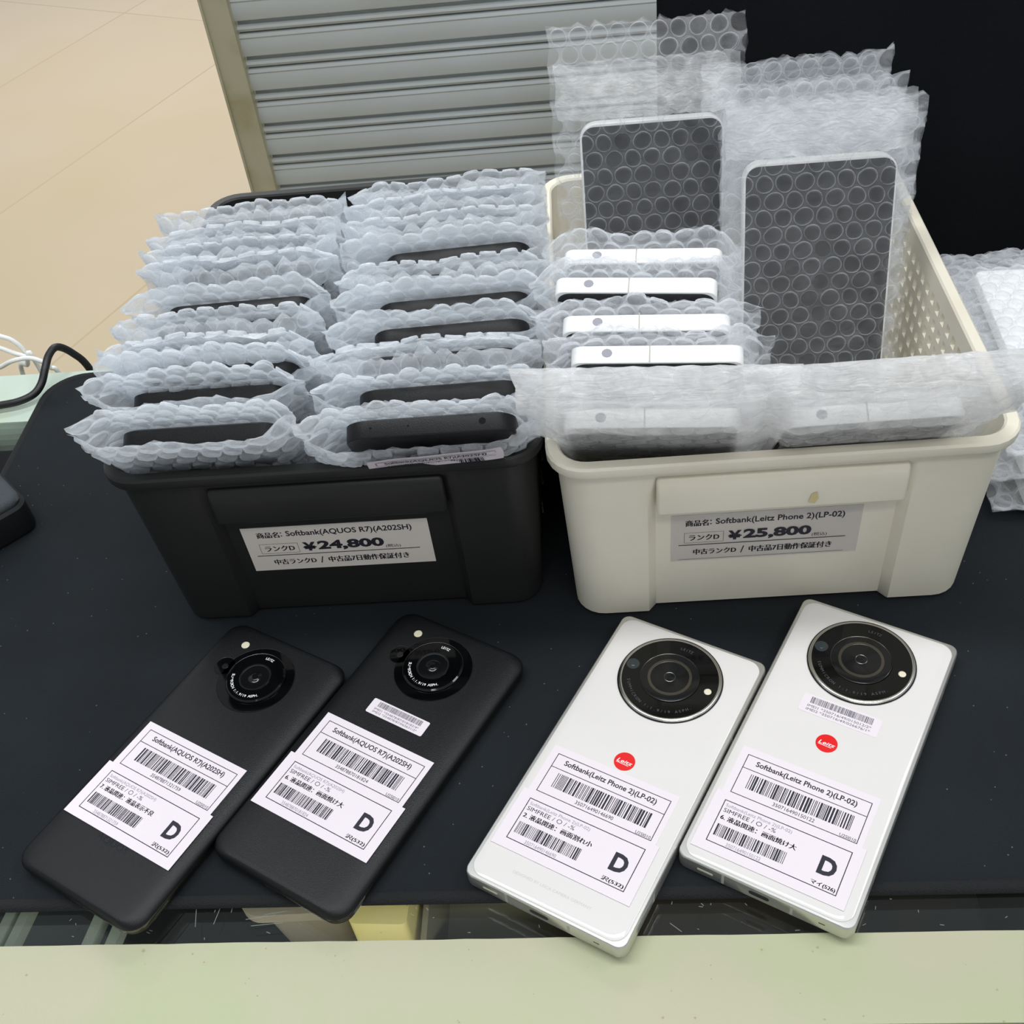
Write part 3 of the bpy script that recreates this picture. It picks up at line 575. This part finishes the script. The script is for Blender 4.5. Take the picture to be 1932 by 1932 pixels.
# ------------------------------------------------------------------ bubble-wrap pouches
def sstep(x): x = np.clip(x, 0, 1); return x*x*(3-2*x)
def pouch(name, label, group, base, lean, yaw, w, L, Lp, mt, seed, wl=None, bend=(0, 0), open_top=True, clampx=None, vmin=60, thick=5.4, th_top=None, narrow=0.0, flare=0.0, wav=1.0, lf=None, skewtop=0.0, bub=True, H0=1.9, ymin=None, close=0.35, edgeamp=1.0):
    """base=(x,y,z) middle of bottom seam; lean = degrees forward (towards camera); bend=(v_start, extra degrees)"""
    rng = np.random.RandomState(seed); ph = rng.uniform(0, 6.28, 12)
    vt = np.linspace(0, L+30, 260); ang = np.radians(lean+bend[1]*sstep((vt-bend[0])/22. if bend[0] else vt*0)); dv = vt[1]-vt[0]
    cy_ = -np.concatenate([[0], np.cumsum(np.sin(ang[:-1])*dv)]); cz_ = np.concatenate([[0], np.cumsum(np.cos(ang[:-1])*dv)])
    cyaw, syaw = math.cos(yaw), math.sin(yaw)
    def surf(u, v, side, h=0.0):
        a = np.interp(v, vt, ang); py = np.interp(v, vt, cy_); pz = np.interp(v, vt, cz_)
        ed = sstep((w/2-np.abs(u))/(w/2-36.5)); bot = sstep(v/14.)
        tp = 1-sstep((v-Lp-2)/ (28. if not open_top else (60. if close < .5 else 9.)))*(0.93 if not open_top else close)
        t = .35+(thick+1.3)*ed*bot*tp
        wv = wav*(1.3*np.sin(u*.11+ph[0]+v*.02)+.8*np.sin(u*.23+v*.05+ph[1])+.6*np.sin(v*.16+u*.03+ph[2]))*(.12+.25*(1-ed)+.88*sstep((v-Lp+6)/16.))
        ew = (1-ed)*wav*(1.6*np.sin(v*.13+ph[3])+1.2*np.sin(v*.31+ph[4]+u*.1))
        off = side*(t+h)+wv+ew
        wv = wv+wav*.36*np.sin(u*.86+ph[8]+v*.25)*np.sin(v*.7+ph[9]-u*.12)+wav*.3*np.sin(v*1.05+ph[10]+u*.33)
        x = u*(1-narrow*sstep(1-v/Lp)+flare*sstep((v-Lp+10)/40.))+ .5*np.sin(v*.33+ph[5]+u*.2)
        yl = py-off*np.cos(a)*1.0; zl = pz-off*np.sin(a)
        X = base[0]+x*cyaw-yl*syaw; Y = base[1]+x*syaw+yl*cyaw; Z = base[2]+zl+skewtop*u*sstep(v/L)
        if clampx is not None:
            if ymin is not None: t2 = sstep((114.5-Z)/3.); Y = Y*(1-t2)+np.maximum(Y, ymin+6.5*sstep((100-Z)/6.))*t2
            tt = sstep((122-Z)/16.); xc = np.clip(X, clampx[0], clampx[1]); X = X*(1-tt)+xc*tt
        return np.stack([X, Y, np.maximum(Z, clampx[2] if clampx is not None else -1e9)], -1)
    V = []; F = []; UVs = []; MI = []; nv = 0
    for side in (1, -1):
        Ls = (L if side < 0 or lf is None else lf)
        nu, nr = 34, 46
        us = np.linspace(-w/2, w/2, nu); g = np.linspace(0, 1, nr); 
        U, G = np.meshgrid(us, g)
        edge = Ls+edgeamp*(1.1*np.sin(us*.55+ph[6])+.9*np.sin(us*1.3+ph[7])+rng.uniform(-.5, .5, nu))
        VV = G*edge[None, :]
        jag = np.zeros_like(U); jag[:, 0] = -rng.uniform(0, 1.4, nr); jag[:, -1] = rng.uniform(0, 1.4, nr)
        P_ = surf(U+jag, VV, side).reshape(-1, 3); V.append(P_)
        idx = np.arange(nr*nu).reshape(nr, nu)+nv
        q = np.stack([idx[:-1, :-1], idx[:-1, 1:], idx[1:, 1:], idx[1:, :-1]], -1).reshape(-1, 4); F.append(q); MI.append(np.zeros(len(q), np.int32)); nv += len(P_)
        UVs.append(np.stack([(U+w/2-5.5)/10.3, (Ls-5.2-VV)/(10.3*.866)], -1).reshape(-1, 2))
        pt = 10.3; rowh = pt*.866; r0 = 4.75; cs = []
        j = 0; vv = Ls-5.2
        while vv > vmin:
            x0 = -w/2+5.5+(pt/2 if j % 2 else 0)
            while x0 < w/2-5:
                cs.append((x0+rng.uniform(-.12, .12), vv+rng.uniform(-.12, .12))); x0 += pt
            vv -= rowh; j += 1
        cs = np.array(cs); nb = len(cs); A = np.linspace(0, 2*np.pi, 19)[:-1]
        prof_ = [(1.0, 0.0), (.985, .6), (.93, .9), (.7, 1.0), (0.02, 1.0)]
        rr = r0*rng.uniform(.93, 1.0, nb); hh = H0*np.where(rng.rand(nb) < .12, rng.uniform(.2, .6, nb), rng.uniform(.8, 1.05, nb))
        tilt = rng.uniform(-.22, .22, (nb, 2)); rings = []
        for pr, phh in prof_:
            du = np.cos(A)*pr; dvv = np.sin(A)*pr
            UU = cs[:, 0:1]+du[None]*rr[:, None]; VB = cs[:, 1:2]+dvv[None]*rr[:, None]
            hgt = hh[:, None]*phh*(1+tilt[:, 0:1]*du[None]+tilt[:, 1:2]*dvv[None])+rng.uniform(-.12, .12, (nb, 18))*(phh > .5)+.08
            rings.append(surf(UU, VB, side, hgt))
        Rg = np.stack(rings, 1)                                  # nb,5,18,3
        V.append(Rg.reshape(-1, 3)); i0 = nv+np.arange(nb*5*18).reshape(nb, 5, 18)
        a_ = i0[:, :-1, :]; b_ = np.roll(a_, -1, 2); d_ = i0[:, 1:, :]; c_ = np.roll(d_, -1, 2)
        q = np.stack([a_, b_, c_, d_], -1).reshape(-1, 4); F.append(q); MI.append(np.ones(len(q), np.int32)); UVs.append(np.zeros((nb*90, 2))); nv += nb*90
    V = np.concatenate(V)*.001; F = np.concatenate(F)
    me = bpy.data.meshes.new(name); me.vertices.add(len(V)); me.vertices.foreach_set('co', (V-np.array(base)*.001).ravel().astype(np.float32))
    me.loops.add(F.size); me.loops.foreach_set('vertex_index', F.ravel().astype(np.int32)); me.polygons.add(len(F))
    me.polygons.foreach_set('loop_start', np.arange(0, F.size, 4, dtype=np.int32)); me.polygons.foreach_set('loop_total', np.full(len(F), 4, np.int32))
    me.update(calc_edges=True); me.polygons.foreach_set('use_smooth', np.ones(len(F), bool)); me.materials.append(mt[0]); me.materials.append(mt[1])
    me.polygons.foreach_set('material_index', np.concatenate(MI)); uvl = me.uv_layers.new(name='UVMap'); uvl.data.foreach_set('uv', np.concatenate(UVs)[F.ravel()].ravel().astype(np.float32))
    o = bpy.data.objects.new(name, me); C.objects.link(o); o.location = [c*.001 for c in base]
    tag(o, label, 'bubble wrap pouch', group)
    return o, surf
def inner_phone(base, lean, yaw, Lp, m, label, group, screen=False, white=False, top_detail=False, lift=3):
    root = empty('wrapped_smartphone', base, 0); a = R(lean)
    root.rotation_euler = (a, 0, yaw); tag(root, label, 'phone', group)
    # local frame: x width, z length upwards, y thickness
    def loop(w, l, r, y): return [(x, y, z+Lp/2+lift) for x, z, _ in rrect(w, l, r, 0, 6)]
    t = 4.6; rr = 5 if white else 9
    b = MB(); b.loft([loop(73, Lp-4, rr-1, t), loop(77, Lp, rr, t-1.2), loop(77, Lp, rr, -t+.7), loop(76, Lp-1, rr-.5, -t)])
    b.build('phone_body', m, root, auto=40)
    if screen:
        b = MB(); b.loft([loop(74.6, Lp-3.2, 6.5, -t), loop(74.6, Lp-3.2, 6.5, -t-.25)]); b.build('screen', M['screen'], root, auto=30)
    if top_detail or white:
        zt = Lp+lift+.06
        b = MB()
        if white:
            b.add([(-22+2.4*math.cos(k*.5236), 2.2*math.sin(k*.5236), zt) for k in range(12)], [tuple(range(12))]); b.build('microphone_hole', M['grey_ink'], root)
            b = MB(); b.box(-3.2, -2.6, -4.4, 4.4, zt-.1, zt+.05); b.build('antenna_line', M['antenna'], root)
        else:
            for (x, r_) in ((24, 1.6), (-9, .5), (-26, .6)): b = MB(); b.add([(x+r_*math.cos(k*.5236), r_*math.sin(k*.5236), zt) for k in range(12)], [tuple(range(12))]); b.build('top_hole', M['gloss_black'], root)
    return root
ORD = ['frontmost', 'second from the front', 'third from the front', 'fourth from the front', 'fifth from the front', 'fifth from the back', 'fourth from the back', 'third from the back', 'second from the back', 'rearmost']
LY = [381, 410, 426, 441, 464, 485, 517, 535, 554, 579]; RY = [373, 399, 425, 449, 474, 498, 524, 548, 572, 591]
LEAN = 25.0
for col, (ys_, cx, nm) in enumerate(((LY, -192, 'left'), (RY, -84.5, 'right'))):
    for i, yt in enumerate(ys_):
        z_b = 4.5; ln = 31-1.25*i; Le = 158+9*i/9; zt = z_b+Le*math.cos(R(ln)); yt2 = yt+(147-zt)*(1.22+.079*i); yb = yt2+Le*math.sin(R(ln))
        yaw = R((0.5+0.35*i) if col == 0 else (1.0+.45*i))
        rng = random.Random(100*col+i); dx = rng.uniform(-2, 2)-(3.5 if col == 0 and i < 4 else 0)*(1-i/4 if i < 4 else 0)
        slit = (col == 0 and i in (0, 1, 2, 5)) or (col == 1 and i in (0, 1, 3, 4, 6))
        base = (cx+dx, yb, z_b)
        po, sf = pouch('bubble_wrap_pouch', f'bubble-wrapped black phone pouch, {ORD[i]}, {nm} column, black bin', 'bubble-wrap pouches in the black bin',
              base, ln, yaw, 104 if col == 0 else 107, 163+rng.uniform(0, 4), 158, M['wrap_blue'], 10*i+col+1, open_top=True,
              clampx=(-239, -143.5, 3.2) if col == 0 else (-141.5, -38.5, 3.2), vmin=86, thick=5.2 if i else 6.2, wav=1.0, lf=(152 if i == 0 and col == 1 else 161 if col == 0 and i < 2 else 157+rng.uniform(-1, 2)) if slit else 166, close=.35 if slit else .95, ymin=393.5)
        inner_phone((base[0]+(4 if col == 0 else 6), yb, z_b), ln, yaw, 156 if i == 0 and col == 1 else (146 if col == 0 and i < 2 else 150.5), M['phone_black'], f'black phone inside pouch, {ORD[i]}, {nm} column, black bin', 'wrapped black phones', top_detail=(i == 0 and col == 1))
        if i == 0 and col == 1: front_label = (po, sf, base)


def wrap_sticker(po, sf, base, u0, u1, v0, v1, h, seed, text, shear=0.0):
    """paper sticker lying on the outer face of a pouch; v1 is its upper edge"""
    def f(u, v, d=0.0):
        p = sf(np.array([u]), np.array([v+shear*(u-u0)]), 1, h+d)[0]; return tuple(p-np.array(base))
    n = 22; k = 5; b = MB()
    vs = [f(u0+(u1-u0)*i/n, v0+(v1-v0)*j/k) for j in range(k+1) for i in range(n+1)]
    b.add(vs, [(j*(n+1)+i, j*(n+1)+i+1, (j+1)*(n+1)+i+1, (j+1)*(n+1)+i) for j in range(k) for i in range(n)])
    so = b.build('barcode_sticker', M['paper'], po); t = MB(); g = lambda x, y: f(x, y, .45)
    def seg(x0, x1, y0, y1):
        m = max(1, int(abs(x1-x0)/3)); 
        for q in range(m): rect2(t, x0+(x1-x0)*q/m, x0+(x1-x0)*(q+1)/m, y0, y1, g)
    W = u1-u0; a, c = u0+3.4, u1-3.4
    seg(a, c, v1-2.4, v1-2.0); seg(a, c, v1-8.0, v1-7.7); rect2(t, a, a+.35, v0, v1-3.1, g); rect2(t, c-.35, c, v0, v1-3.1, g)
    put_text(t, text, a+4, c-4, v1-6.9, 3.6, g, .016); barcode(t, a+5, c-5, v1-16.5, v1-9.0, g, seed, 44)
    t.build('printed_text', M['ink'], so)
wrap_sticker(*front_label, -25, 37.5, 121, 146, 3.6, 77, 'Softbank(AQUOS R7)(A202SH)', 0.13)

def flap_patch(po, sf, base, w):
    n, k = 40, 10; b = MB(); rng_ = random.Random(int(w))
    vs = []
    for j in range(k+1):
        for i in range(n+1):
            u = -w/2+2+(w-4)*i/n; v = 168+28*j/k+(rng_.uniform(-.8, .8) if j in (0, k) else 0)
            p = sf(np.array([u]), np.array([v]), 1, 2.4+.5*math.sin(u*.4)*math.sin(v*.5))[0]; vs.append(tuple(p-np.array(base)))
    b.add(vs, [(j*(n+1)+i, j*(n+1)+i+1, (j+1)*(n+1)+i+1, (j+1)*(n+1)+i) for j in range(k) for i in range(n)])
    b.build('folded_flap', M['flap_film'], po, smooth=True)
M['flap_film'] = bubble_mat('flap_film', (0.95, 0.96, 0.97, 1), 0.38, 0.8, 0.9, (0.5, 1.0, 1.2))
# white phones standing in the cream bin
G2 = 'bubble-wrap pouches in the cream bin'; G2p = 'wrapped white phones in the cream bin'
for i, (ln, yt, cx, yw, w) in enumerate(((27, 411, 30, -5, 100), (25, 432, 26, -5, 102), (22, 458, 24, -7, 98), (20, 480, 27, -6, 94))):
    yb = yt+161*math.sin(R(ln)); base = (cx, yb, 5)
    pouch('bubble_wrap_pouch', f'low bubble-wrapped white phone, {["frontmost", "second from front", "third from front", "rearmost"][i]} of four in the cream bin', G2,
          base, ln, R(yw), w, 172, 160, M['wrap_mid'], 300+i, open_top=True, clampx=(-23, 80, 3.2), vmin=100, thick=5.4, wav=1.3, lf=(158, 163, 158, 170)[i], ymin=386.5)
    inner_phone(base, ln, R(yw), 161, M['phone_white'], f'white phone in low pouch, {["frontmost", "second from front", "third from front", "rearmost"][i]} of four in the cream bin', G2p, white=True, screen=True, lift=2.5)
for (cx, yt, zt, yb, yw, w, cl_, nm, sd, ex) in ((27, 382, 136, 475, -4, 110, (-23, 77, 3.2), 'front left', 320, .10), (117, 378, 136, 471, 1.5, 108, (77.5, 174, 3.2), 'front right', 330, .14)):
    ln = math.degrees(math.atan2(yb-yt, zt-5)); base = (cx, yb, 5)
    pouch('bubble_wrap_pouch', f'bubble-wrap pouch with a long flap folded back at the {nm} of the cream bin', G2,
          base, ln, R(yw), w, 189, 162, M['wrap_dense'], sd, open_top=False, bend=(160, -74), clampx=cl_, vmin=95, thick=5.6, wav=.85, flare=ex, edgeamp=.15, H0=.45, ymin=386.5)
    inner_phone((cx-(1 if sd == 320 else 6), yb, 5), ln, R(yw), 161, M['phone_white'], f'white phone in the {nm} pouch of the cream bin', G2p, white=True, screen=True, lift=2.5)
base = (30, 540, 20)
poA, sfA = pouch('bubble_wrap_pouch', 'tallest bubble-wrap pouch, standing at the back left of the cream bin', G2, base, -14, 0, 101, 214, 166, M['wrap_clear'], 350, open_top=False, clampx=(-24, 172, 4), vmin=30, thick=5.2, wav=1.0)
flap_patch(poA, sfA, base, 101)
inner_phone((31.5, 540, 20), -14, 0, 161, M['phone_white'], 'phone with dark screen in the tallest pouch', 'wrapped phones showing dark screens', screen=True, lift=4)
for i, (cx, yb, top, ln, nm) in enumerate(((113, 498, 192, -14, 'frontmost of the right rear stack, showing a dark screen'), (117, 553, 196, 1, 'second of the right rear stack'), (114, 579, 195, .5, 'third of the right rear stack'), (112, 612, 194, 1, 'rearmost of the right rear stack'))):
    base = (cx, yb, 12 if i == 0 else 5)
    po, sf = pouch('bubble_wrap_pouch', f'tall bubble-wrap pouch, {nm}', G2, base, ln, 0, 100 if i else 97, top-5, 166, M['wrap_clear'] if i == 0 else M['wrap_mid'], 360+i, open_top=False, clampx=(-24, 172, 4), vmin=20 if i == 0 else 120, thick=5.2, wav=1.2)
    if i == 0: flap_patch(po, sf, base, 97)
    if i == 0: inner_phone((cx+1, yb, 12), ln, 0, 161, M['phone_white'], f'phone in the pouch {nm.split(",")[0]}', 'wrapped phones showing dark screens' if i == 0 else G2p, screen=(i == 0), lift=4)

# flat stack of pouches on the mat at the right
for i, (cx, y, z, yw) in enumerate(((262, 440, 9.5, -1), (258, 446, 29, 1.5), (262, 441, 48, -2))):
    base = (cx, y, z)
    po, sf = pouch('bubble_wrap_pouch', f'flat bubble-wrap pouch on the mat right of the cream bin, {["bottom", "middle", "top"][i]} of the stack', 'flat pouches stacked at the right', base, -90, R(yw), 112, 190, 162, M['wrap_mid'], 380+i, open_top=False, clampx=(-1e6, 1e6, 1.0+19*i), vmin=5, thick=5.5, wav=1.1)
    inner_phone(base, -90, R(yw), 161, M['phone_white'], f'white phone in the {["bottom", "middle", "top"][i]} pouch of the flat stack', 'wrapped white phones in the flat stack', white=True)
    if i == 2: wrap_sticker(po, sf, base, -31, 32, 12, 42, 4.2, 91, 'Softbank(Leitz Phone 2)(LP-02)')

# ------------------------------------------------------------------ case and cables at the left
ck = empty('fabric_case', (-388, 476, 0.6), R(45)); tag(ck, 'dark grey fabric-topped case at the left edge of the mat', 'case')
b = MB(); b.loft([rrect(58, 58, 8, 0), rrect(60, 60, 9, 2), rrect(60, 60, 9, 19), rrect(57, 57, 8, 21)]); b.build('case_body', M['case_black'], ck, auto=35)
b = MB(); b.loft([rrect(56, 56, 8, 21), rrect(57, 57, 8, 22.5), rrect(55, 55, 7.5, 25), rrect(50, 50, 6, 26.2)]); b.build('case_top', M['pad_fabric'], ck, auto=50)
def smoothpts(pts, n=8):
    P_ = [Vector(p) for p in pts]; out = []
    for i in range(len(P_)-1):
        p0, p1, p2, p3 = P_[max(i-1, 0)], P_[i], P_[i+1], P_[min(i+2, len(P_)-1)]
        for k in range(n):
            t = k/n; out.append(tuple(.5*((2*p1)+(p2-p0)*t+(2*p0-5*p1+4*p2-p3)*t*t+(3*p1-p0-3*p2+p3)*t**3)))
    out.append(tuple(P_[-1])); return out
def cable(name, pts, r, m, label, group=None):
    b = MB(); b.tube(smoothpts(pts), r, 12); o = b.build(name, m, smooth=True); tag(o, label, 'cable', group); return o
cable('black_cable', [(-470, 588, 2.5), (-440, 592, 2.5), (-416, 596, 2.8), (-403, 599, 3), (-394, 605, 4), (-390, 613, 7), (-388, 622, 13), (-387, 632, 17), (-384, 641, 17), (-379, 648, 6), (-374, 652, -12), (-372, 655, -60), (-380, 665, -300), (-420, 700, -890)], 2.7, M['black_cable'], 'thick black cable looping over the back edge of the showcase at the left')
for pts, lb_ in (([(-520, 672, 10), (-450, 664, 24), (-434, 660, 17), (-427, 660, 13), (-422, 660, 6), (-421, 660, -1), (-424, 661, -10), (-434, 664, -30), (-440, 670, -200), (-450, 700, -890)], 'outermost white cable loop behind the showcase at the left edge'),
                 ([(-520, 662, 5), (-460, 656, 20), (-437, 655, 11), (-427, 655, 5), (-419, 656, -1), (-414, 657, -14), (-412, 665, -200), (-420, 700, -890)], 'white cable crossing inside the loop behind the showcase'),
                 ([(-520, 662, -30), (-456, 654, -10), (-440, 652, -5), (-428, 650, 1), (-415, 650, 3), (-407, 650, 0), (-402, 651, -7), (-398, 654, -30), (-400, 670, -200), (-410, 700, -890)], 'cream cable arching low along the back edge of the showcase')):
    cable('white_cable', pts, 1.7, M['white_cable'], lb_, 'white cables hanging behind the showcase')
cable('white_cable', [(-600, 560, -120), (-430, 575, -60), (-405, 560, -58), (-385, 530, -70), (-370, 500, -120), (-360, 480, -250)], 1.5, M['white_cable'], 'thin white cable seen through the glass left of the mat')
